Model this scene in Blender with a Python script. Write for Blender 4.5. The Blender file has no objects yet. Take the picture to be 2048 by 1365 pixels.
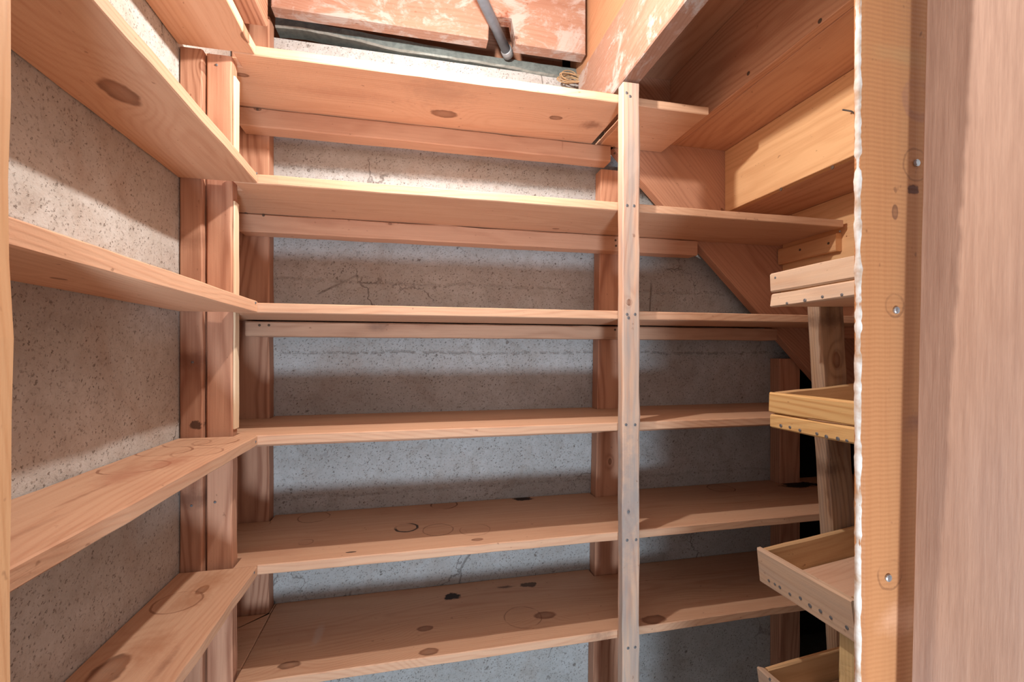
import bpy, math, random
from mathutils import Vector, Matrix, noise
random.seed(7)
C = bpy.context.scene.collection
SC = bpy.context.scene

# ------------------------------------------------------------------ units
# The room is laid out in "u" (1 u = 0.8 m) about the eye point; W() turns u into metres above the floor.
U = 0.8; EYE = 1.45
def W(p): return Vector((p[0]*U, p[1]*U, p[2]*U + EYE))
YAW = math.radians(12.62); F = 911.0; HY = 708.0
FWD = Vector((math.sin(YAW), math.cos(YAW), 0)); RGT = Vector((math.cos(YAW), -math.sin(YAW), 0))

# ------------------------------------------------------------------ camera
cam = bpy.data.cameras.new('camera'); cam_o = bpy.data.objects.new('camera', cam); C.objects.link(cam_o)
cam_o.location = (0, 0, EYE); cam_o.rotation_euler = (math.pi/2, 0, -YAW)
cam.sensor_width = 36; cam.lens = F/2048*36; cam.shift_y = (HY-682.5)/2048; cam.clip_start = 0.02
SC.camera = cam_o

# ------------------------------------------------------------------ light
w = bpy.data.worlds.new('world'); SC.world = w; w.use_nodes = True
bg = w.node_tree.nodes['Background']; bg.inputs[0].default_value = (0.97, 0.97, 1.0, 1); bg.inputs[1].default_value = 0.62
def light(name, kind, loc, power, color, size, target=None):
    d = bpy.data.lights.new(name, kind); d.energy = power; d.color = color
    if kind == 'AREA': d.shape = 'DISK'; d.size = size
    else: d.shadow_soft_size = size
    o = bpy.data.objects.new(name, d); C.objects.link(o); o.location = W(loc)
    if target is not None:
        o.rotation_euler = (W(target)-W(loc)).to_track_quat('-Z', 'Y').to_euler()
    return o
light('ceiling_bulb', 'POINT', (0.105, 0.95, 0.85), 19, (1.0, 0.96, 0.90), 0.012)
light('low_daylight', 'AREA', (0.12, -0.85, -1.0), 17, (0.70, 0.86, 1.0), 0.20, (0.2, 1.5, -0.1))
SC.view_settings.view_transform = 'Standard'; SC.view_settings.look = 'None'
SC.view_settings.exposure = 0.38; SC.view_settings.gamma = 1.0
SC.view_settings.use_curve_mapping = False

# ------------------------------------------------------------------ geometry helpers
def on_plane(u, v, axis, val):
    """point of the photograph on an axis-aligned plane of the room, in u"""
    d = FWD + RGT*((u-1024)/F) + Vector((0, 0, 1))*((HY-v)/F)
    k = val/d[axis]; return d*k
WM = {}
def finish(name, verts, faces, gdir, wdir, mat, parent, label=None, cat=None, group=None, kind=None, origin=None, smooth=False):
    g = Vector(gdir).normalized(); wv = Vector(wdir); wv = (wv - g*wv.dot(g)).normalized(); t = g.cross(wv)
    R = Matrix((g, wv, t)).transposed()
    vs = [W(v) for v in verts]
    if origin is None:
        lo = Vector([min(v[i] for v in vs) for i in range(3)]); hi = Vector([max(v[i] for v in vs) for i in range(3)])
        o = (lo+hi)/2
    else: o = W(origin)
    RT = R.transposed()
    me = bpy.data.meshes.new(name); me.from_pydata([RT @ (v-o) for v in vs], [], faces); me.update()
    if smooth:
        for p in me.polygons: p.use_smooth = True
    ob = bpy.data.objects.new(name, me); C.objects.link(ob)
    M = Matrix.Translation(o) @ R.to_4x4()
    WM[ob.name] = M
    if parent is not None:
        ob.parent = parent; ob.matrix_parent_inverse = WM[parent.name].inverted()
    ob.matrix_basis = M
    if callable(mat): mat = mat(M)
    me.materials.append(mat)
    if label: ob['label'] = label
    if cat: ob['category'] = cat
    if group: ob['group'] = group
    if kind: ob['kind'] = kind
    return ob
def empty(name, loc, label, cat, group=None):
    o = bpy.data.objects.new(name, None); C.objects.link(o); o.location = W(loc); o.empty_display_size = .05
    WM[o.name] = Matrix.Translation(W(loc)); o['label'] = label; o['category'] = cat
    if group: o['group'] = group
    return o
def board(name, a, b, wv, tv, mat, parent=None, seg=None, cham=0.0035, wob=0.0022, rag=0.0, **kw):
    """lumber from a to b; wv and tv are the full width and thickness vectors"""
    a, b, wv, tv = Vector(a), Vector(b), Vector(wv), Vector(tv)
    L = (b-a).length
    seg = seg or max(3, int(L/0.06)); wl, tl = wv.length, tv.length; wn, tn = wv/wl, tv/tl
    c = min(cham, wl*.3, tl*.3)
    hw, ht = wl/2, tl/2
    prof = [(-hw+c, -ht), (hw-c, -ht), (hw, -ht+c), (hw, ht-c), (hw-c, ht), (-hw+c, ht), (-hw, ht-c), (-hw, -ht+c)]
    sd = random.random()*50
    V = []; Fc = []
    for i in range(seg+1):
        f = i/seg; p = a.lerp(b, f)
        for k, (x, y) in enumerate(prof):
            n1 = noise.noise(Vector((f*L*9+sd, k//2*3.1, 0)))*wob
            n2 = noise.noise(Vector((f*L*30+sd, k*5.7, 4)))*wob*.55
            q = p + wn*(x+(n1 if x > 0 else -n1*.5)+n2) + tn*(y+(n2 if y > 0 else -n2)*.6)
            if rag and i in (0, seg): q += (b-a)/L*noise.noise(Vector((x*90+sd, y*90, i)))*rag
            V.append(q)
    for i in range(seg):
        for k in range(8):
            k2 = (k+1) % 8; Fc.append((i*8+k, i*8+k2, (i+1)*8+k2, (i+1)*8+k))
    Fc.append(tuple(reversed(range(8)))); Fc.append(tuple(range(seg*8, seg*8+8)))
    if wn.cross(tn).dot(b-a) < 0: Fc = [tuple(reversed(f)) for f in Fc]
    return finish(name, V, Fc, b-a, wv, mat, parent, **kw)
def box(name, lo, hi, axis, mat, parent=None, wax=None, **kw):
    """board lying between two corners, grain along axis (0,1,2)"""
    lo, hi = Vector(lo), Vector(hi); m = (lo+hi)/2; d = hi-lo
    ax = [0, 1, 2]; ax.remove(axis)
    if (d[ax[0]] < d[ax[1]] if wax is None else ax[0] != wax): ax.reverse()
    a, b = m.copy(), m.copy(); a[axis] = lo[axis]; b[axis] = hi[axis]
    wv, tv = Vector((0, 0, 0)), Vector((0, 0, 0)); wv[ax[0]] = d[ax[0]]; tv[ax[1]] = d[ax[1]]
    return board(name, a, b, wv, tv, mat, parent, **kw)
def prism(name, loop, ext, gdir, wdir, mat, parent=None, cham=0.003, jit=0.0, step=0.05, **kw):
    """loop of points in a plane, extruded by ext; long edges are cut up and worn a little; edges chamfered"""
    ext = Vector(ext); P = [Vector(p) for p in loop]; n = ext.normalized()
    area = Vector((0, 0, 0))
    for i in range(len(P)): area += P[i].cross(P[(i+1) % len(P)])
    if area.dot(ext) < 0: P.reverse()
    Q = []; sd = random.random()*40
    for i, p in enumerate(P):
        q = P[(i+1) % len(P)]; L = (q-p).length; m = max(1, int(L/step)) if jit else 1
        for k in range(m):
            r = p.lerp(q, k/m)
            if k and jit: r = r + (q-p).normalized().cross(n)*noise.noise(Vector((r.x*13+sd, r.y*13, r.z*13)))*jit
            Q.append(r)
    N = len(Q)
    ins = []
    for i in range(N):
        e1 = (Q[i]-Q[i-1]).normalized(); e2 = (Q[(i+1) % N]-Q[i]).normalized()
        m1 = n.cross(e1); m2 = n.cross(e2); m = (m1+m2)
        m = m/max(.3, m.dot(m1)) if m.length > 1e-6 else m1
        ins.append(Q[i]+m*cham)
    V = [p for p in ins] + [p+n*cham for p in Q] + [p+ext-n*cham for p in Q] + [p+ext for p in ins]
    Fc = [tuple(reversed(range(N))), tuple(range(3*N, 4*N))]
    for l in range(3):
        for i in range(N):
            j = (i+1) % N; Fc.append((l*N+i, l*N+j, (l+1)*N+j, (l+1)*N+i))
    return finish(name, V, Fc, gdir, wdir, mat, parent, **kw)
def tube(name, pts, r, mat, parent=None, n=10, **kw):
    pts = [Vector(p) for p in pts]; V = []; Fc = []
    rr = r if isinstance(r, (list, tuple)) else [r]*len(pts)
    up = Vector((0, 0, 1)) if abs((pts[1]-pts[0]).normalized().z) < .9 else Vector((1, 0, 0))
    for i, p in enumerate(pts):
        d = (pts[min(i+1, len(pts)-1)]-pts[max(i-1, 0)]).normalized()
        s = d.cross(up).normalized(); up = s.cross(d).normalized()
        for k in range(n):
            a = 2*math.pi*k/n; V.append(p+(s*math.cos(a)+up*math.sin(a))*rr[i])
    for i in range(len(pts)-1):
        for k in range(n):
            k2 = (k+1) % n; Fc.append((i*n+k, i*n+k2, (i+1)*n+k2, (i+1)*n+k))
    Fc.append(tuple(reversed(range(n)))); Fc.append(tuple(range((len(pts)-1)*n, len(pts)*n)))
    return finish(name, V, Fc, pts[-1]-pts[0], up, mat, parent, smooth=True, **kw)
def nail(p, nrm, parent, r=0.0035, mat=None, name='nail'):
    """flat slightly domed nail head sitting on a face"""
    p, nrm = Vector(p), Vector(nrm).normalized()
    s = nrm.cross(Vector((.3, .2, 1))).normalized(); t = nrm.cross(s); V = []; Fc = []; n = 10
    for (rr, h) in ((1, -.0008), (1, .0009), (.75, .0016)):
        for k in range(n):
            a = 2*math.pi*k/n; V.append(p+(s*math.cos(a)+t*math.sin(a))*r*rr+nrm*h)
    V.append(p+nrm*.0018)
    for l in range(2):
        for k in range(n):
            k2 = (k+1) % n; Fc.append((l*n+k, l*n+k2, (l+1)*n+k2, (l+1)*n+k))
    for k in range(n): Fc.append((2*n+k, 2*n+(k+1) % n, 3*n))
    return finish(name, V, Fc, s, t, mat or M_NAIL, parent)
AX = (Vector((1, 0, 0)), Vector((0, 1, 0)), Vector((0, 0, 1)))
def nails(px, axis, val, sign, parent, r=0.0035, mat=None):
    for (u, v) in px: nail(on_plane(u, v, axis, val), AX[axis]*sign, parent, r, mat)

# ------------------------------------------------------------------ materials
class G:
    def __init__(s, name, rough=.7):
        s.m = bpy.data.materials.new(name); s.m.use_nodes = True; s.t = s.m.node_tree; s.b = s.t.nodes['Principled BSDF']
        s.b.inputs['Roughness'].default_value = rough; s.b.inputs['Specular IOR Level'].default_value = .25
    def n(s, ty, **kw):
        x = s.t.nodes.new(ty)
        for k, v in kw.items(): setattr(x, k, v)
        return x
    def put(s, sock, v):
        if isinstance(v, bpy.types.NodeSocket): s.t.links.new(v, sock)
        elif v is not None:
            if hasattr(sock.default_value, '__len__') and not hasattr(v, '__len__'): v = [v]*len(sock.default_value)
            if sock.type == 'RGBA' and len(v) == 3: v = (*v, 1)
            sock.default_value = v
    def math(s, op, a, b=None, c=None, clamp=False):
        x = s.n('ShaderNodeMath', operation=op, use_clamp=clamp); s.put(x.inputs[0], a)
        if b is not None: s.put(x.inputs[1], b)
        if c is not None: s.put(x.inputs[2], c)
        return x.outputs[0]
    def vec(s, op, a, b=None):
        x = s.n('ShaderNodeVectorMath', operation=op); s.put(x.inputs[0], a)
        if b is not None: s.put(x.inputs[1], b)
        return x.outputs['Value'] if op in ('LENGTH', 'DISTANCE') else x.outputs[0]
    def noise(s, v, scale, detail=2, rough=.5, dist=0):
        x = s.n('ShaderNodeTexNoise'); s.put(x.inputs['Vector'], v); x.inputs['Scale'].default_value = scale
        x.inputs['Detail'].default_value = detail; x.inputs['Roughness'].default_value = rough; x.inputs['Distortion'].default_value = dist
        return x.outputs['Fac']
    def mix(s, f, a, b, mode='MIX'):
        x = s.n('ShaderNodeMix', data_type='RGBA', blend_type=mode); s.put(x.inputs[0], f); s.put(x.inputs[6], a); s.put(x.inputs[7], b)
        return x.outputs[2]
    def ss(s, v, lo, hi, a=0., b=1.):
        x = s.n('ShaderNodeMapRange', interpolation_type='SMOOTHSTEP'); s.put(x.inputs[0], v)
        for i, k in enumerate((lo, hi, a, b)): x.inputs[i+1].default_value = k
        return x.outputs[0]
    def bump(s, h, strength, dist=.002):
        x = s.n('ShaderNodeBump'); x.inputs['Strength'].default_value = strength; x.inputs['Distance'].default_value = dist
        s.put(x.inputs['Height'], h); s.t.links.new(x.outputs[0], s.b.inputs['Normal'])

# wood colours (light wood, late wood), linear
PINE = ((.65, .39, .25), (.47, .215, .12))
FIR = ((.55, .29, .185), (.27, .10, .055))
AGED = ((.60, .37, .25), (.38, .20, .125))
HONEY = ((.66, .36, .18), (.50, .22, .09))
def wood(name, pal=PINE, ring=.0055, contrast=.55, knots=(), stains=(), blotch=.35, pith=.09, rough=.62, gray=0., paint=0., edge=None, sawn=0.):
    """knots: (x,y,r) ; stains: ('ring',x,y,r,w,strength) or ('blob',x,y,rx,ry,strength[,colour]) in local metres"""
    g = G(name, rough)
    tc = g.n('ShaderNodeTexCoord'); oi = g.n('ShaderNodeObjectInfo'); P = tc.outputs['Object']
    off = g.n('ShaderNodeCombineXYZ'); g.put(off.inputs[0], g.math('MULTIPLY', oi.outputs['Random'], 37.)); g.put(off.inputs[1], g.math('MULTIPLY', oi.outputs['Random'], 11.))
    Q = g.vec('ADD', P, off.outputs[0])
    sp = g.n('ShaderNodeSeparateXYZ'); g.put(sp.inputs[0], P); x, y, z = sp.outputs
    # wandering pith line makes the cathedral figure
    wx = g.noise(g.vec('MULTIPLY', Q, (1.6, 5., 5.)), 1., 3, .55); wy = g.noise(g.vec('MULTIPLY', Q, (.9, .3, .3)), 1., 1)
    yy = g.math('ADD', y, g.math('MULTIPLY_ADD', wy, .26, -.13)); zz = g.math('ADD', z, pith)
    r = g.math('SQRT', g.math('ADD', g.math('MULTIPLY', yy, yy), g.math('MULTIPLY', zz, zz)))
    r = g.math('ADD', r, g.math('MULTIPLY', wx, .035))
    kmask = None; pxy = g.n('ShaderNodeCombineXYZ'); g.put(pxy.inputs[0], x); g.put(pxy.inputs[1], y)
    kn = g.noise(g.vec('MULTIPLY', P, 45.), 1., 2)
    for (kx, ky, kr) in knots:
        d = g.vec('LENGTH', g.vec('MULTIPLY', g.vec('SUBTRACT', pxy.outputs[0], (kx, ky, 0)), (.55, 1., 0)))
        gs = g.math('EXPONENT', g.math('MULTIPLY', g.math('MULTIPLY', d, d), -1/(2.2*kr)**2))
        r = g.math('ADD', r, g.math('MULTIPLY', gs, kr*1.5))
        dn = g.math('ADD', d, g.math('MULTIPLY_ADD', kn, kr*.5, -kr*.25))
        mk = g.math('MULTIPLY', g.ss(dn, kr*.80, kr*1.05, 1., 0.), g.ss(dn, kr*.2, kr*.95, .72, 1.))
        kmask = mk if kmask is None else g.math('MAXIMUM', kmask, mk)
    s1 = g.math('MULTIPLY_ADD', g.math('SINE', g.math('MULTIPLY', r, 2*math.pi/ring)), .5, .5)
    late = g.math('POWER', s1, 2.2)
    fib = g.noise(g.vec('MULTIPLY', Q, (7., 260., 260.)), 1., 3, .6)
    fib2 = g.noise(g.vec('MULTIPLY', Q, (2., 60., 60.)), 1., 2, .6)
    big = g.noise(g.vec('MULTIPLY', Q, (2.3, 9., 9.)), 1., 4, .6)
    f = g.math('MULTIPLY', late, g.math('MULTIPLY', g.ss(big, .25, .7, .35, 1.), contrast))
    f = g.math('ADD', f, g.math('MULTIPLY_ADD', fib, .7, -.35)); f = g.math('ADD', f, g.math('MULTIPLY_ADD', fib2, .5, -.2), clamp=True)
    col = g.mix(f, pal[0], pal[1])
    col = g.mix(g.ss(big, .5, .78, 0., blotch), col, (pal[1][0]*.85, pal[1][1]*.72, pal[1][2]*.7))
    tone = g.math('MULTIPLY_ADD', oi.outputs['Random'], .22, .89); tv = g.n('ShaderNodeCombineXYZ')
    for i in range(3): g.put(tv.inputs[i], tone)
    col = g.vec('MULTIPLY', col, tv.outputs[0])
    if gray: col = g.mix(g.ss(g.noise(g.vec('MULTIPLY', Q, (3., 30., 30.)), 1., 4, .65), .35, .65, 0., gray), col, (.34, .31, .29))
    if kmask is not None:
        kc = g.mix(g.math('MULTIPLY_ADD', kn, 1.6, -.3, clamp=True), (.10, .04, .022), (.26, .10, .05))
        col = g.mix(g.math('MULTIPLY', kmask, .82), col, kc)
    sn = g.noise(g.vec('MULTIPLY', P, 55.), 1., 4, .65)
    for s in stains:
        if s[0] == 'ring':
            _, sx, sy, sr, sw, st = s[:6]
            d = g.vec('DISTANCE', pxy.outputs[0], (sx, sy, 0)); dn = g.math('ADD', d, g.math('MULTIPLY_ADD', sn, .006, -.003))
            mk = g.math('SUBTRACT', 1., g.ss(g.math('ABSOLUTE', g.math('SUBTRACT', dn, sr)), sw*.4, sw))
            brk = g.ss(g.noise(g.vec('MULTIPLY', P, 17.), 1., 2), .34, .55)
            mk = g.math('MULTIPLY', g.math('MULTIPLY', mk, brk), st)
            inner = g.ss(dn, sr*.8, sr, .10*st, 0.); mk = g.math('MAXIMUM', mk, inner)
            cc = s[6] if len(s) > 6 else (.13, .045, .02)
        else:
            _, sx, sy, rx, ry, st = s[:6]
            d = g.vec('LENGTH', g.vec('MULTIPLY', g.vec('SUBTRACT', pxy.outputs[0], (sx, sy, 0)), (1/rx, 1/ry, 0)))
            dn = g.math('ADD', d, g.math('MULTIPLY_ADD', sn, 1.5, -.75))
            mk = g.ss(dn, .75 if st > .75 else .1, 1.0 if st > .75 else 1.25, st, 0.); cc = s[6] if len(s) > 6 else (.02, .012, .01)
        col = g.mix(mk, col, cc)
    if paint:
        pn = g.noise(g.vec('MULTIPLY', Q, (9., 13., 13.)), 1., 6, .7, .6)
        col = g.mix(g.ss(pn, .60-.12*paint, .66-.06*paint, 0., .8), col, (.40, .35, .32))
        pn2 = g.noise(g.vec('MULTIPLY', Q, (30., 42., 42.)), 1., 5, .75)
        col = g.mix(g.ss(pn2, .52, .66, 0., .45*paint), col, (.40, .30, .26))
    fine = g.noise(g.vec('MULTIPLY', P, 420.), 1., 1); specks = g.noise(g.vec('MULTIPLY', Q, (60., 95., 95.)), 1., 2, .5)
    col = g.mix(g.ss(specks, .70, .78, 0., .5), col, (.16, .06, .03))
    if edge: col = g.mix(edge[1], col, edge[0])
    g.put(g.b.inputs['Base Color'], col)
    h = g.math('ADD', g.math('MULTIPLY', fib, .9), g.math('MULTIPLY', late, .25)); h = g.math('ADD', h, g.math('MULTIPLY', fine, .25))
    if sawn:
        sw = g.math('SINE', g.math('MULTIPLY', g.math('ADD', x, g.math('MULTIPLY', fib2, .002)), 2*math.pi/.0045)); h = g.math('ADD', h, g.math('MULTIPLY', sw, sawn))
    g.bump(h, .35, .0012)
    return g.m
def W_(name, pal=PINE, marks=(), plane=None, **kw):
    """wood whose knots and stains are given as pixels of the photograph on a plane of the room"""
    def mk(M):
        inv = M.inverted(); kn, st = [], []
        for m in marks:
            p = inv @ W(on_plane(m[1], m[2], *(m[-1] if isinstance(m[-1], tuple) and len(m[-1]) == 2 else plane)))
            mm = m[:-1] if isinstance(m[-1], tuple) and len(m[-1]) == 2 else m
            if m[0] == 'knot': kn.append((p.x, p.y, mm[3]))
            else: st.append((m[0], p.x, p.y)+tuple(mm[3:]))
        return wood(name, pal, knots=kn, stains=st, **kw)
    return mk
def concrete(name, a=(.58, .59, .60), b=(.43, .43, .43), warm=.25, lines=()):
    g = G(name, .9); tc = g.n('ShaderNodeTexCoord'); geo = g.n('ShaderNodeNewGeometry'); P = geo.outputs['Position']
    n1 = g.noise(P, 3.2, 6, .6); n2 = g.noise(P, 38., 5, .7); n3 = g.noise(P, 260., 3, .7)
    col = g.mix(g.ss(n1, .3, .7), a, b); col = g.mix(g.math('MULTIPLY_ADD', n2, 1.5, -.45, clamp=True), col, (b[0]*.85, b[1]*.82, b[2]*.78))
    col = g.mix(g.ss(n3, .55, .75, 0., .35), col, (.62, .6, .57))
    col = g.mix(g.ss(g.noise(P, 5.5, 4, .6, 1.), .48, .72, 0., warm), col, (.36, .23, .15))
    # bug holes
    hs = None
    for sc, th, dn in ((24., .13, .62), (48., .17, .46), (90., .22, .36), (170., .30, .30)):
        v = g.n('ShaderNodeTexVoronoi'); g.put(v.inputs['Vector'], g.vec('ADD', P, g.vec('MULTIPLY', g.noise(P, 130., 3, .7), .022))); v.inputs['Scale'].default_value = sc; v.inputs['Randomness'].default_value = 1.
        cs = g.n('ShaderNodeSeparateXYZ'); g.put(cs.inputs[0], v.outputs['Color'])
        pit = g.math('MULTIPLY', g.ss(v.outputs['Distance'], th*.6, th, 1., 0.), g.math('GREATER_THAN', cs.outputs[0], dn+.25))
        hs = pit if hs is None else g.math('MAXIMUM', hs, pit)
    hs = g.math('MULTIPLY', hs, g.ss(g.noise(P, 22., 3, .6), .35, .58, .35, 1.)); col = g.mix(g.math('MULTIPLY', hs, .72), col, (.12, .09, .07))
    col = g.mix(g.ss(g.noise(P, 190., 3, .6), .56, .70, 0., .55), col, (.17, .14, .115)); col = g.mix(g.ss(g.noise(P, 14., 5, .75, .8), .50, .72, 0., .35), col, (.26, .215, .18))
    sp = g.n('ShaderNodeSeparateXYZ'); g.put(sp.inputs[0], P); h = g.math('MULTIPLY', hs, -2.2)
    for (zv, wd, amp) in lines:
        zz = g.math('ADD', sp.outputs[2], g.math('MULTIPLY_ADD', g.noise(P, 9., 4, .7), .03, -.015))
        ln = g.math('MULTIPLY', g.ss(g.math('ABSOLUTE', g.math('SUBTRACT', zz, zv)), wd*.2, wd, 1., 0.), g.ss(g.noise(P, 60., 3, .7), .42, .58))
        col = g.mix(g.math('MULTIPLY', ln, .6*amp), col, (.16, .13, .11)); h = g.math('ADD', h, g.math('MULTIPLY', ln, -3*amp))
    # hair cracks
    v = g.n('ShaderNodeTexVoronoi', feature='DISTANCE_TO_EDGE'); g.put(v.inputs['Vector'], g.vec('ADD', P, g.vec('MULTIPLY', g.noise(P, 9., 4, .7), .12))); v.inputs['Scale'].default_value = 4.5
    ck = g.math('MULTIPLY', g.ss(v.outputs['Distance'], .004, .014, 1., 0.), g.ss(g.noise(P, 4., 2), .56, .64))
    col = g.mix(g.math('MULTIPLY', ck, .55), col, (.1, .08, .07)); h = g.math('ADD', h, g.math('MULTIPLY', ck, -1.))
    h = g.math('ADD', h, g.math('MULTIPLY', n2, .8)); h = g.math('ADD', h, g.math('MULTIPLY', n3, .5))
    g.put(g.b.inputs['Base Color'], col); g.bump(h, .55, .003)
    return g.m
def plain(name, col, rough=.6, metal=0., n=.25, scale=60., dark=None):
    g = G(name, rough); g.b.inputs['Metallic'].default_value = metal
    tc = g.n('ShaderNodeTexCoord'); f = g.noise(tc.outputs['Object'], scale, 4, .65)
    g.put(g.b.inputs['Base Color'], g.mix(g.math('MULTIPLY', g.ss(f, .35, .7), n*2), col, dark or tuple(c*.5 for c in col))); g.bump(f, .3, .001)
    return g.m
M_NAIL = plain('nail_steel', (.20, .20, .21), .5, .5)
M_RUST = plain('nail_rusty', (.13, .085, .06), .7, .2)
M_CONC = concrete('concrete_back', warm=.18, lines=((EYE+U*.005, .006, .6), (EYE+U*.245, .006, .35), (EYE-U*.48, .006, .35), (EYE+U*.62, .008, .5)))
M_CONL = concrete('concrete_left', a=(.62, .61, .59), b=(.47, .44, .41), warm=.30, lines=((EYE+U*.17, .020, 1.), (EYE-U*.64, .014, .5)))

# ------------------------------------------------------------------ the setting
XL = -.5475; YB = 1.63; YF = 1.25; YP = 1.575; FLOOR = -EYE/U; TOP = 1.36
def slab(name, lo, hi, mat, **kw):
    return box(name, lo, hi, 0, mat, cham=.001, wob=0, seg=1, kind='structure', **kw)
M_DRY = plain('plaster_white', (.74, .72, .68), .85, n=.12)
slab('floor', (-1.2, -1.6, FLOOR-.05), (3.6, 2.6, FLOOR), plain('floor_concrete', (.36, .33, .30), .85, scale=6.))
slab('wall_left', (XL-.12, .46, FLOOR), (XL, YB+.9, 1.04), M_CONL, label='bare pitted concrete wall behind the left shelves')
slab('wall_left_light_stop', (XL-.12, .46, 1.041), (XL-.02, 2.5, TOP-.001), M_CONL)  # slab added above the wall to stop outside light leaking in
slab('wall_back', (XL, YB, FLOOR), (1.60, YB+.12, 1.04), M_CONC, label='bare grey concrete wall behind the long shelves')
slab('wall_recess', (XL, 2.45, FLOOR), (3.5, 2.5, TOP+.1), plain('recess_dark', (.05, .04, .035), .9))  # added backing against stray light, near-black so the opening reads as unlit void
slab('wall_right', (3.45, .46, FLOOR), (3.5, 2.5, TOP+.1), plain('right_dark', (.10, .07, .05), .9))  # dark end wall added to keep outside light out
slab('ceiling', (-.75, .46, TOP), (3.5, 2.5, TOP+.05), W_('subfloor', FIR))
fw = slab('wall_front', (.63, .475, FLOOR), (3.5, .515, TOP+.1), M_DRY)
slab('wall_front_header', (-.75, .475, .62), (.63, .515, TOP+.1), M_DRY)
slab('wall_front_left', (-.70, .43, FLOOR), (-.37, .47, .62), M_DRY)

# right jamb board, worn white painted edge, plywood door leaf
jamb = board('trim_1', (.592, .456, FLOOR), (.592, .456, .62), (.105, 0, 0), (0, .014, 0),
    W_('jamb_wood', ((.47, .20, .08), (.37, .135, .05)), [('ring', 1838, 200, .018, .006, .45, (.34, .14, .09)), ('knot', 1790, 425, .0045), ('blob', 1846, 845, .012, .028, .7, (.28, .11, .07)), ('blob', 1800, 110, .012, .05, .5, (.50, .26, .11)),
       ('blob', 1826, 378, .006, .010, .9, (.10, .03, .015)), ('ring', 1832, 330, .016, .0016, .35), ('ring', 1790, 612, .011, .0016, .4), ('ring', 1780, 1150, .015, .0016, .4),
       ('blob', 1800, 1240, .02, .03, .45, (.80, .42, .25))], (1, .449), contrast=.25, blotch=.15, sawn=.35, ring=.012), kind='structure',
    label='orange rough-sawn jamb board with nail holes beside the plywood door', wob=.0015)
for (u, v) in ((1834, 326), (1793, 621), (1777, 1157)):
    nail(on_plane(u, v, 1, .4478), (0, -1, 0), jamb, .0045, plain('nail_bright', (.55, .55, .56), .35, .8))
# painted edge: bumpy strip along the left arris
V = []; Fc = []; N = 260; n = 6
for i in range(N+1):
    z = -.75+i*(1.37/N)
    gap = noise.noise(Vector((z*19, 3, 1))); th = .0036*(1+.35*noise.noise(Vector((z*35, 1, 9)))+.3*noise.noise(Vector((z*110, 1, 9))))*(1. if gap > -.42 else .45)
    for k in range(n):
        a = 2*math.pi*k/n; V.append(Vector((.540+math.cos(a)*th*.5+.0012*noise.noise(Vector((z*8, 0, 0))), .4555+math.sin(a)*th*1.25, z)))
for i in range(N):
    for k in range(n): k2 = (k+1) % n; Fc.append((i*n+k, i*n+k2, (i+1)*n+k2, (i+1)*n+k))
finish('painted_edge', V, Fc, (0, 0, 1), (1, 0, 0), plain('white_chipped_paint', (.84, .80, .74), .8, n=.5, scale=28., dark=(.50, .30, .18)), jamb, label='chipped white paint ridge on the jamb edge', smooth=True)

def ply(M):
    g = G('door_ply', .6); tc = g.n('ShaderNodeTexCoord'); P = tc.outputs['Object']
    s1 = g.noise(g.vec('MULTIPLY', P, (6., 130., 130.)), 1., 4, .6); s2 = g.noise(g.vec('MULTIPLY', P, (24., 420., 420.)), 1., 3, .7); b = g.noise(g.vec('MULTIPLY', P, (1.6, 5., 5.)), 1., 4)
    f = g.math('ADD', g.math('MULTIPLY_ADD', s1, 1.3, -.5), g.math('MULTIPLY_ADD', s2, .9, -.35), clamp=True)
    c = g.mix(f, (.55, .33, .23), (.31, .16, .105)); c = g.mix(g.ss(b, .45, .7, 0., .4), c, (.50, .36, .31))
    g.put(g.b.inputs['Base Color'], c); g.bump(g.math('ADD', s1, s2), .3, .0008); return g.m
leaf = board('door_1', (.592-.034, .06, -1.75), (.592+.034, .06, .62), (0, .73, 0), (.03, 0, 0), ply, kind='structure', cham=.001, wob=.0005,
    label='plywood-faced door leaf standing open at the right')
ljamb = board('trim_2', (-.318, .415, FLOOR), (-.318, .415, .62), (.036, 0, 0), (0, .030, 0), W_('left_jamb_wood', HONEY, contrast=.3, blotch=.2), kind='structure', wob=.003, label='orange jamb board at the left edge of the doorway')
jback = box('trim_3', (-.372, .432, FLOOR), (-.337, .47, .62), 2, wood('left_stud_wood', HONEY), kind='structure')

# ------------------------------------------------------------------ wall posts
G_POST = 'wall posts'
postA = board('support_post', (XL+.0265, YF+.018, FLOOR), (XL+.0265, YF+.018, .7455), (.050, 0, 0), (0, .030, 0), W_('post_stained', FIR,
    [('blob', 390, 850, .012, .012, .85, (.05, .022, .014)), ('knot', 403, 130, .006), ('blob', 375, 720, .022, .10, .55, (.16, .055, .03)), ('blob', 378, 480, .018, .13, .4, (.17, .06, .03)), ('blob', 388, 1000, .022, .14, .6, (.13, .05, .03))], (1, YF), contrast=.6),
    label='reddish post with dark stains, tight against the left concrete wall', cat='post', wob=.003)
postB = board('support_post', (-.464, YF+.036, FLOOR), (-.464, YF+.036, .7455), (.058, 0, 0), (0, .038, 0), W_('post_front', FIR, [('knot', 430, 300, .004)], (1, YF+.02), contrast=.65, ring=.009),
    label='reddish grained post beside the stained one, its right edge painted pale as if lamplit', cat='post', wob=.003)
nails([(433, 130), (430, 1005)], 1, YF+.0165, -1, postB, .003)
nails([(385, 725), (383, 1012)], 1, YF+.003, -1, postA, .003)
board('lit_edge', (-.4325, YF+.036, -.19), (-.4325, YF+.036, .385), (.006, 0, 0), (0, .030, 0), wood('lit_edge_wood', ((.86, .66, .45), (.76, .52, .33)), contrast=.2), postB, label='pale strip painted as the lamplit post corner', wob=.002)  # pale colour stands in for lamplight on the post's side face
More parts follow.
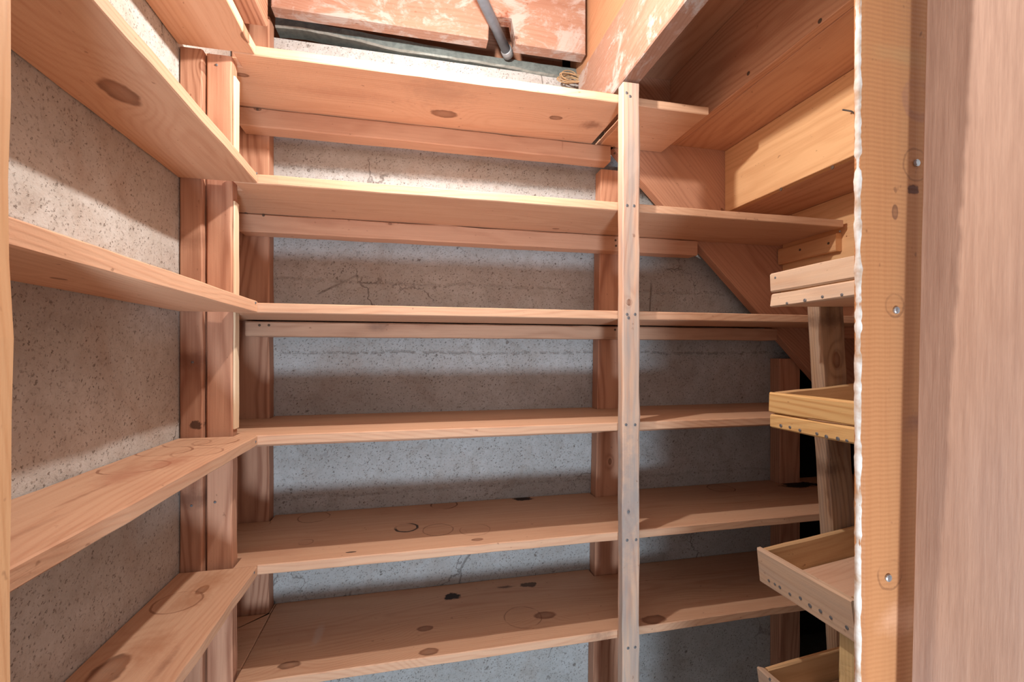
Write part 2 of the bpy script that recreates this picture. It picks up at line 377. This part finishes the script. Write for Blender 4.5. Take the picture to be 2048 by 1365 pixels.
board('lit_edge', (-.4325, YF+.036, .47), (-.4325, YF+.036, .70), (.006, 0, 0), (0, .030, 0), wood('lit_edge_wood2', ((.86, .66, .45), (.76, .52, .33)), contrast=.2), postB, label='pale strip painted as the lamplit post corner', wob=.002)
board('wall_post', (-.49, (YP+YB)/2, FLOOR), (-.49, (YP+YB)/2, 1.07), (.108, 0, 0), (0, YB-YP-.001, 0), W_('wall_post_wood', FIR, [], (1, YP), contrast=.7, ring=.008),
    label='brown upright on the concrete in the left back corner', cat='post')
board('wall_post', (.705, (YP+YB)/2, FLOOR), (.745, (YP+YB)/2, .685), (.108, 0, 0), (0, YB-YP-.001, 0), W_('wall_post_wood', FIR, [('knot', 1220, 924, .006)], (1, YP), contrast=.6, ring=.008),
    label='brown upright on the concrete behind the thin front strip', cat='post')
board('wall_post', (1.523, (YP+YB)/2, FLOOR), (1.523, (YP+YB)/2, -.02), (.10, 0, 0), (0, YB-YP-.001, 0), W_('wall_post_wood', FIR, contrast=.5, ring=.008),
    label='dark brown short upright under the sloping stringer', cat='post')

# ------------------------------------------------------------------ shelves on the back wall
TH = .025
SH = {1: .771, 2: .450, 3: .1275, 4: -.204, 5: -.529, 6: -.820}
pcs = [(-.49, .056), None, (1.523, .052)]
def notch(z):
    f = (z-FLOOR)/(.685-FLOOR); xd = .705+(.745-.705)*f
    return [(-.49-.06, -.49+.056), (xd-.056, xd+.056), (1.523-.052, 1.523+.052)]
def back_shelf(z, x0, x1, mat, label, yfront=YF, stop=None, posts=(0, 1, 2), th=TH, name='shelf_board'):
    ns = [notch(z)[i] for i in posts]; loop = [(x0, yfront, 0), (x1, yfront, 0)]
    if x0 < -.5 and x1 > -.4: loop = [(x0, YF+.060, 0), (-.427, YF+.060, 0), (-.427, yfront, 0), (x1, yfront, 0)]
    yb = YB-.002; x = x1
    if stop is not None and stop < x1: loop += [(x1, 1.527, 0), (stop, 1.527, 0), (stop, yb, 0)]; x = stop
    else: loop += [(x1, yb, 0)]
    for a, b in reversed(ns):
        a -= .002; b += .002
        if b >= x: continue
        loop += [(b, yb, 0), (b, YP-.003, 0)]
        if a > x0: loop += [(a, YP-.003, 0), (a, yb, 0)]
        else: loop += [(x0, YP-.003, 0)]; break
    else: loop += [(x0, yb, 0)]
    loop = [(p[0], p[1], z-th) for p in loop]
    return prism(name, loop, (0, 0, th), (1, 0, 0), (0, 1, 0), mat, label=label, cat='shelf', group='long shelf boards along the back wall', cham=.0022, jit=.003)
back_shelf(SH[1], XL+.002, .632, W_('shelf_pine_1', PINE, [('knot', 888, 228, .019), ('knot', 1112, 236, .010), ('blob', 1183, 250, .035, .022, .62, (.20, .08, .045)), ('blob', 882, 188, .09, .06, .32, (.30, .17, .12)),
    ('blob', 690, 190, .16, .03, .25, (.36, .16, .10)), ('knot', 484, 150, .008)], (2, SH[1]-TH), contrast=.3, blotch=.25), 'topmost long pine shelf, seen from beneath with two knots', posts=(0,))
back_shelf(SH[1], .665, .909, W_('shelf_pine_1b', PINE, contrast=.3), 'short topmost shelf board right of the thin upright strip', yfront=YF+.003, stop=.666, posts=())
back_shelf(SH[2], XL+.002, 1.42, W_('shelf_pine_2', PINE, [('knot', 1112, 458, .006)], (2, SH[2]-TH), contrast=.3, blotch=.2), 'second long shelf from the top, ending at the stair underside', stop=1.0, posts=(0, 1))
back_shelf(SH[3], XL+.002, 1.68, W_('shelf_pine_3', PINE, [], (2, SH[3]-TH), contrast=.4), 'third long shelf from the top, at eye level', stop=1.36, posts=(0, 1))
back_shelf(SH[4], XL+.002, 1.655, W_('shelf_pine_4', PINE, [('blob', 985, 815, .05, .006, .6, (.12, .05, .03))], (2, SH[4]), contrast=.35), 'fourth long shelf from the top, just under eye level')
back_shelf(SH[5], XL+.002, 2.05, W_('shelf_pine_5', PINE, [('ring', 628, 1035, .038, .0022, .55), ('ring', 506, 1050, .038, .002, .4), ('ring', 813, 1056, .026, .0042, .95, (.02, .012, .01)), ('ring', 888, 1010, .036, .0030, .8),
    ('ring', 876, 1060, .036, .0022, .55), ('ring', 950, 1060, .036, .002, .4), ('ring', 1442, 977, .040, .0024, .7), ('blob', 1046, 998, .030, .018, .97), ('blob', 702, 1105, .012, .003, .9), ('knot', 1400, 1060, .008),
    ('blob', 1598, 970, .075, .030, .98, (.010, .010, .012)), ('knot', 955, 1080, .008), ('ring', 612, 1085, .015, .002, .4)], (2, SH[5]), contrast=.3), 'fifth long shelf from the top, marked with jar rings and black spots')
back_shelf(SH[6], -.428, 2.05, W_('shelf_pine_6', PINE, [('knot', 579, 1331, .013), ('knot', 858, 1304, .013), ('knot', 850, 1258, .012), ('knot', 1091, 1231, .017), ('knot', 1308, 1240, .019), ('blob', 903, 1194, .028, .018, .97),
    ('blob', 1058, 1170, .030, .014, .8), ('blob', 1010, 1175, .03, .008, .7), ('ring', 1046, 1235, .046, .0022, .5), ('blob', 1203, 1272, .035, .02, .6, (.16, .09, .07)), ('blob', 733, 1350, .03, .02, .5, (.28, .12, .08)), ('blob', 636, 1271, .012, .05, .45, (.62, .50, .44)),
    ('blob', 1250, 1395, .03, .02, .4)], (2, SH[6]), contrast=.35), 'lowest long shelf, with dark knots and black spots', posts=(1, 2))
back_shelf(SH[6], XL+.002, -.4295, wood('shelf_pine_6b', PINE, contrast=.3), 'short end piece of the lowest shelf in the left corner', yfront=YF+.060, posts=(0,))
sb = [o for o in C.objects if o.name.startswith('shelf_board')]
nail(on_plane(1680, 463, 1, YF), (0, -1, 0), sb[2], .003)

# ------------------------------------------------------------------ ledgers under the back shelves
G_L = None
def ledger(z1, h, x0, x1, label, marks=(), pal=FIR, px=(), y0=1.512, y1=YP, c=.35):
    o = box('ledger_strip', (x0, y0, z1-h), (x1, y1-.001, z1-.0015), 0, W_('ledger_wood', pal, marks, (1, y0), contrast=c, pith=.2, blotch=.45), label=label, cat='cleat', wob=.0025, wax=2)
    nails(px, 1, y0, -1, o, .0038, M_RUST); return o
PK = ((.60, .34, .22), (.42, .20, .12))
ledger(SH[1]-TH, .058, -.50, .700, 'pinkish cleat strip under the topmost long shelf', [('knot', 515, 218, .005), ('blob', 1125, 290, .003, .02, .5, (.3, .14, .08))], PK, [(515, 219), (1228, 296), (1229, 307)])
ledger(SH[2]-TH, .056, -.50, 1.050, 'cleat strip under the second long shelf, nailed at both ends', [('knot', 780, 448, .003)], PK, [(492, 425), (527, 431), (1231, 481), (1232, 492)])
ledger(SH[3]-TH-.004, .046, -.478, 1.385, 'old greyish cleat strip under the eye-level shelf with green nail heads', [('blob', 755, 655, .03, .012, .5, (.2, .13, .1)), ('blob', 845, 645, .02, .02, .35, (.3, .13, .08))], AGED, [(519, 651), (538, 651), (1230, 660)], y0=1.495, c=.45)
for k in (4, 5, 6): ledger(SH[k]-TH, .052, -.50, 1.47, ['cleat strip hidden under the fourth long shelf', 'cleat strip hidden under the fifth long shelf', 'cleat strip hidden under the lowest long shelf'][k-4], (), PK)

# ------------------------------------------------------------------ shelves on the left wall
def left_shelf(z, marks, plane, label, dx=0., dz=0., pal=PINE, y0=.45, th=TH):
    x1 = -.3715+dx
    loop = [(XL+.002, y0, z-th), (x1, y0, z-th), (x1, YF-.003, z-th), (XL+.002, YF-.003, z-th)]
    return prism('side_shelf_board', loop, (0, 0, th), (0, 1, 0), (-1, 0, 0), W_('side_shelf_wood', pal, marks, plane, contrast=.32, blotch=.25), label=label, cat='shelf', group='short shelf boards along the left wall', cham=.0022, jit=.003)
s1 = left_shelf(SH[1], [('knot', 493, 75, .010)], (2, SH[1]-TH), 'highest left-wall shelf, its far end touching the topmost long shelf', dx=-.004)
s2 = left_shelf(SH[2], [('knot', 240, 185, .019), ], (2, SH[2]-TH), 'left-wall shelf seen from beneath with one large oval knot')
s3 = left_shelf(SH[3]+.004, [('knot', 118, 558, .006)], (2, SH[3]-TH), 'left-wall shelf at eye level, level with the third long shelf', th=.029)
RS = (.20, .07, .035)
s4 = left_shelf(SH[4], [('ring', 432, 884, .036, .003, .9, RS), ('ring', 375, 887, .036, .0026, .85, RS), ('ring', 330, 903, .038, .0026, .75, RS), ('ring', 270, 935, .040, .0028, .7, RS), ('ring', 395, 905, .036, .0022, .6, RS),
    ('blob', 250, 952, .06, .03, .7, (.40, .17, .10)), ('blob', 345, 925, .05, .025, .7, (.40, .17, .10)), ('knot', 278, 1035, .009), ('blob', 170, 990, .05, .004, .4, RS), ('blob', 60, 1060, .05, .006, .35, RS)], (2, SH[4]),
    'left-wall shelf below eye level, covered in overlapping jar rings')
s5 = left_shelf(SH[5], [('blob', 420, 1165, .05, .035, .5, (.40, .17, .08)), ('blob', 385, 1200, .04, .03, .5, (.36, .15, .07)), ('knot', 405, 1180, .010), ('blob', 300, 1300, .05, .03, .5, (.38, .15, .07)), ('ring', 355, 1205, .036, .0025, .6, RS), ('knot', 215, 1345, .022), ('blob', 330, 1330, .04, .008, .5, RS)], (2, SH[5]),
    'lowest left-wall shelf in view, blotched with dark stains')
for s, px in ((s2, [(513, 347)]), (s3, [(511, 606)]), (s4, [(511, 884)]), (s5, [(508, 1146)])):
    nails(px, 0, -.3715, 1, s, .003, M_NAIL)

# ------------------------------------------------------------------ thin upright strip nailed to the shelf fronts
strip = board('upright_strip', (.626, YF-.0205, FLOOR), (.626, YF-.0205, .786), (.054, 0, 0), (0, .034, 0), W_('strip_wood', ((.62, .40, .28), (.44, .22, .14)), [('knot', 1258, 605, .005), ('ring', 1258, 605, .007, .001, .8), ('knot', 1257, 1024, .004), ('blob', 1258, 1010, .20, .035, .7, (.30, .27, .26))], (1, YF-.0375), contrast=.5, gray=.75),
    label='thin grey-brown upright strip nailed across the fronts of the long shelves', cat='upright', wob=.004)
nails([(1253, 186), (1260, 193), (1254, 411), (1268, 412), (1254, 629), (1270, 629), (1257, 636), (1252, 850), (1270, 850), (1257, 1024), (1254, 1081), (1272, 1080), (1256, 1297), (1270, 1295)], 1, YF-.0372, -1, strip, .0042, M_NAIL)

# ------------------------------------------------------------------ ceiling timbers
PNK = ((.35, .20, .14), (.27, .12, .075))
nx = .29
loop = [(-.41, 1.50, 1.05), (nx-.035, 1.50, 1.05), (nx-.03, 1.50, 1.13), (nx+.045, 1.50, 1.135), (nx+.06, 1.50, 1.05), (.601, 1.50, 1.05), (.601, 1.50, TOP-.002), (-.41, 1.50, TOP-.002)]
joist = prism('ceiling_joist', loop, (0, .05, 0), (1, 0, 0), (0, 0, 1), W_('joist_painted', PNK, [('blob', 1010, 70, .035, .06, .85, (.07, .03, .02)), ('blob', 1016, 40, .03, .03, .5, (.35, .1, .05))], (1, 1.50), paint=1.0, contrast=.35),
    label='pinkish whitewashed joist across the top of the back wall, notched for the conduit', cat='joist')
beam = board('ceiling_beam', (.628, .53, .903), (.628, YB-.06, .903), (0, 0, .222), (.055, 0, 0), W_('beam_painted', PNK, [('blob', 1320, 40, .004, .01, .6, (.8, .6, .4))], (0, .6), paint=.75, contrast=.35), label='heavy beam with white paint smears resting on the thin upright strip', cat='beam', wob=.002)
board('ceiling_beam', (.640, .53, 1.19), (.640, YB+.06, 1.19), (0, 0, .335), (.055, 0, 0), W_('beam_upper_wood', ((.46, .24, .13), (.36, .16, .08))), label='orange upper timber lying on top of the paint-smeared beam', cat='beam', wob=.001)
board('ceiling_beam', (-.482, .53, 1.17), (-.482, 1.498, 1.17), (0, 0, .37), (.128, 0, 0), W_('beam_left_wood', FIR, contrast=.8, ring=.008), label='brown timber over the top of the left wall', cat='beam')
board('light_stop_board', (XL, 1.80, 1.2), (.61, 1.80, 1.2), (0, 0, .30), (0, .04, 0), wood('light_stop_wood', FIR), label='board added behind the whitewashed joist to stop stray light', cat='board')  # added to close the gap against outside light
# sill flashing on the wall top
V = []; Fc = []; N = 40; prof = [(YB-.006, 0), (YB-.012, .006), (YB-.004, .045), (YB+.05, .048), (YB+.05, .006)]
for i in range(N+1):
    x = -.43+i*(1.06/N); sag = .010*math.sin(i*.31)+.006*noise.noise(Vector((x*9, 0, 0)))
    for (yy, zz) in prof: V.append(Vector((x, yy+.004*noise.noise(Vector((x*20, zz*50, 2))), 1.040+.028*max(0, min(1, (.25-x)/.6))+zz*.82+(sag*.5 if zz < .01 else 0))))
for i in range(N):
    for k in range(5): k2 = (k+1) % 5; Fc.append((i*5+k, (i+1)*5+k, (i+1)*5+k2, i*5+k2))
Fc.append((0, 1, 2, 3, 4)); Fc.append(tuple(N*5+k for k in (4, 3, 2, 1, 0)))
finish('sill_flashing', V, Fc, (1, 0, 0), (0, 0, 1), plain('galvanised', (.34, .39, .38), .45, .5, n=.35, scale=70., dark=(.2, .24, .23)), None, label='long galvanised metal sill strip along the top of the back wall', cat='flashing')
# conduit
a, b = Vector((.165, 1.29, 1.085)), Vector((.345, 1.60, 1.075)); d = (b-a).normalized()
con = tube('conduit', [a-d*.35, a, a.lerp(b, .5), b], .0165, plain('conduit_grey', (.17, .19, .22), .4, .4, n=.15), n=20, label='grey metal conduit slanting through the notched joist to the wall top', cat='pipe')
tube('coupling', [b-d*.03, b-d*.028, b-d*.002, b], [.0165, .020, .020, .0165], plain('conduit_dark', (.28, .29, .30), .5, .4), con, n=20)
# fibrous bundle by the beam
g0 = on_plane(1138, 160, 1, 1.585); pts = []
for i in range(150):
    t = i/149*math.pi*2*6.3
    pts.append(g0+Vector((math.cos(t)*(.040+.008*math.sin(t*.37)), -.012+.010*math.sin(t*.7), math.sin(t)*(.013+.005*math.sin(t*.53))-.006*math.cos(t*.25))))
pts += [g0+Vector((.05, 0, -.004)), g0+Vector((.062, .004, .02))]
tube('twine_bundle', pts, .0022, plain('twine_tan', (.42, .28, .16), .9, n=.3), n=5, label='small coil of tan twine tucked at the wall top by the beam', cat='twine')

# ------------------------------------------------------------------ staircase seen from beneath
YS = 1.53
stairs = empty('staircase', (2.2, 1.0, FLOOR), 'underside of a wooden staircase dropping to the right over the shelves', 'staircase')
SW = ((.66, .36, .22), (.46, .20, .11))
def sy(x): return .785-.955*(x-.677)
stp = W_('stringer_wood', FIR, [('knot', 1445, 420, .004)], (1, YS), contrast=.35, blotch=.3)
slope = Vector((1, 0, -.955))
e = 2.75
loop = [(.700, YS, sy(.700)), (e, YS, sy(e)), (e+.1, YS, FLOOR), (e+.5, YS, FLOOR), (e+.5, YS, sy(e+.5)+.42), (1.35, YS, sy(1.35)+.50), (1.0, YS, 1.33), (.700, YS, 1.33)]
prism('stringer', loop, (0, .040, 0), slope, (0.955, 0, 1), stp, stairs, cham=.002, label='reddish wall stringer')
loop = [(p[0], .535, p[2]) for p in loop if True]
loop[0] = (1.0, .535, sy(1.0)); loop = loop[:-2]+[(1.0, .535, sy(1.0)+.40)]
prism('stringer', loop, (0, .03, 0), slope, (0.955, 0, 1), wood('stringer_front_wood', SW), stairs, cham=.002)
RX = [.700, .947, 1.181, 1.443]; RZ = [1.02, .780, .542, .302]
while RX[-1] < 3.2: RX.append(RX[-1]+.25); RZ.append(RZ[-1]-.24)
rn = {1: [(1497, 147), (1640, 42)], 2: [(1562, 379), (1665, 335)]}
tm = wood('tread_wood', SW, contrast=.45, pith=.3)
rm = [wood('riser_wood', ((.72, .43, .22), (.52, .25, .11)), contrast=.35, pith=.25, blotch=.2), wood('riser_wood_red', SW, contrast=.55, pith=.12, ring=.007)]
for k in range(len(RX)):
    x = RX[k]; z0 = RZ[k]; z1 = RZ[k-1]-.001 if k else TOP-.01
    r = box('riser', (x, .567, z0), (x+.025, YS-.001, z1), 1, rm[0] if k in (2, 3) else rm[1], stairs, cham=.0015, wob=.001)
    if k in rn: nails(rn[k], 0, x, -1, r, .0055, M_RUST)
    if k+1 < len(RX):
        box('tread', (x+.0265, .567, z0), (RX[k+1]+.045, YS-.001, z0+.038), 1, tm, stairs, cham=.0015, wob=.001)
# bent nail on the lit riser
p = on_plane(1712, 228, 0, RX[2])
tube('bent_nail', [p+Vector((.004, 0, -.003)), p+Vector((-.012, .004, .008)), p+Vector((-.03, .012, .014)), p+Vector((-.031, .0125, .0143))], [.0022, .0022, .0022, .0022], M_NAIL, stairs, n=8)
cl = box('cleat', (RX[3]-.026, 1.275, .352), (RX[3]-.0005, 1.525, .412), 1, W_('cleat_wood', HONEY, contrast=.3), stairs, wob=.002, label='short honey-coloured cleat under the shelf end')
nails([(1600, 500), (1657, 487)], 0, RX[3]-.026, -1, cl, .0045, M_RUST)
# small block between beam and first step
bk = box('blocking', (.662, 1.42, .80), (.690, YS-.002, 1.01), 2, W_('block_wood', FIR), stairs)

# ------------------------------------------------------------------ tray rack at the right
rack = empty('tray_rack', (1.1, .9, FLOOR), 'leaning wooden rack of four nailed produce trays at the right', 'rack')
def lean(z): return 1.062-.068*(z-.1)*1.0
pm = W_('rack_post_wood', ((.40, .25, .15), (.17, .085, .045)), [('blob', 1662, 640, .02, .06, .6, (.10, .05, .03)), ('blob', 1655, 940, .02, .05, .55, (.10, .05, .03)), ('knot', 1672, 720, .01)], (1, 1.002), contrast=.6, gray=.3, blotch=.9)
board('post', (lean(FLOOR)+.039, 1.0215, FLOOR), (lean(.14)+.039, 1.0215, .14), (.078, 0, 0), (0, .041, 0), pm, rack, label='mottled brown rack post', wob=.004)
board('post', (1.42, 1.0215, FLOOR), (1.33, 1.0215, .14), (.078, 0, 0), (0, .041, 0), wood('rack_post_wood_b', ((.50, .32, .2), (.27, .15, .09))), rack, wob=.004)
TW = {0: ((.66, .47, .33), (.50, .31, .20)), 1: ((.72, .46, .20), (.50, .24, .08)), 2: ((.60, .42, .29), (.46, .28, .18))}
def tray(x0, zr, h, tilt, kind, ylo, nx_, label, px, two=True, width=.36, yfar=.998):
    """open box: -X side faces the room; rises towards +X by tilt"""
    c, s = math.cos(tilt), math.sin(tilt); T = .016
    def q(a, y, z): return Vector((x0+a*c-z*s, y, zr-h+a*s+z*c))
    vx, vz = Vector((c, 0, s)), Vector((-s, 0, c))
    ym = (ylo+yfar)/2; L = yfar-ylo
    base = board('tray', q(T, ym, .008), q(width-T, ym, .008), (0, L-2*T-.002, 0), vz*.014, wood('tray_base_wood', ((.66, .44, .31), (.50, .28, .18)), contrast=.3), rack, wob=.001, label=label)
    m = lambda: wood('tray_wood', TW[kind], contrast=.75 if kind == 1 else .4, ring=.008 if kind == 1 else .006, gray=.0 if kind == 1 else .25, pith=.06)
    if two:
        hs = h*.42
        board('side_slat', q(T/2, ylo, hs/2-.001), q(T/2, yfar, hs/2-.001), vz*(hs-.003), vx*T, m(), base, wob=.003, rag=.010)
        board('side_slat', q(T/2-.001, ylo, hs+(h-hs)/2), q(T/2-.001, yfar, hs+(h-hs)/2), vz*(h-hs-.002), vx*T, m(), base, wob=.003, rag=.010)
    else:
        board('side_slat', q(T/2, ylo, h/2), q(T/2, yfar, h/2), vz*h, vx*T, m(), base, wob=.003, rag=.010)
    board('side_slat', q(width-T/2, ylo, h/2), q(width-T/2, yfar, h/2), vz*h, vx*T, wood('tray_wood', TW[kind]), base, wob=.002)
    for yy in (yfar-T/2, ylo+T/2):
        board('end_board', q(T+.001, yy, h/2), q(width-T-.001, yy, h/2), vz*(h-.004), (0, T-.002, 0), wood('tray_end_wood', ((.62, .40, .21), (.45, .24, .11)), contrast=.4, pith=.2), base, wob=.0025)
    for (u, v) in px:
        # intersect the pixel ray with the slanted side
        d = FWD+RGT*((u-1024)/F)+Vector((0, 0, 1))*((HY-v)/F)
        nrm = -vx; o = q(0, ym, 0); k = o.dot(nrm)/d.dot(nrm); P = d*k
        if ylo+.004 < P.y < yfar-.002: nail(P, nrm, base, random.uniform(.0032, .0046), M_NAIL)
    return base
tray(.907, .208, .089, .02, 0, .70, 0, 'topmost tray, pale two-slat side', [(1551, 556), (1574, 607), (1610, 601), (1645, 594), (1684, 590), (1721, 580)])
tray(.903, -.098, .092, .075, 1, .70, 0, 'second tray, strong yellow grain', [(1562, 852), (1580, 855), (1600, 861), (1634, 868), (1653, 874), (1676, 878), (1694, 882)])
tray(.872, -.495, .088, .115, 2, .742, 0, 'third tray, weathered single-slat side with a row of big nails', [(1538, 1162), (1550, 1169), (1560, 1175), (1580, 1189), (1601, 1197), (1620, 1212), (1641, 1223), (1662, 1236), (1694, 1256)], two=False)
tray(.875, -.800, .088, .085, 2, .742, 0, 'lowest tray in view', [(1540, 1360)], two=True)
box('bracket', (.895, .765, -.742), (.94, .80, -.585), 2, wood('bracket_wood', ((.76, .54, .27), (.58, .36, .14)), contrast=.3), rack, wob=.008, seg=14, label='rough yellow block between the lower trays')
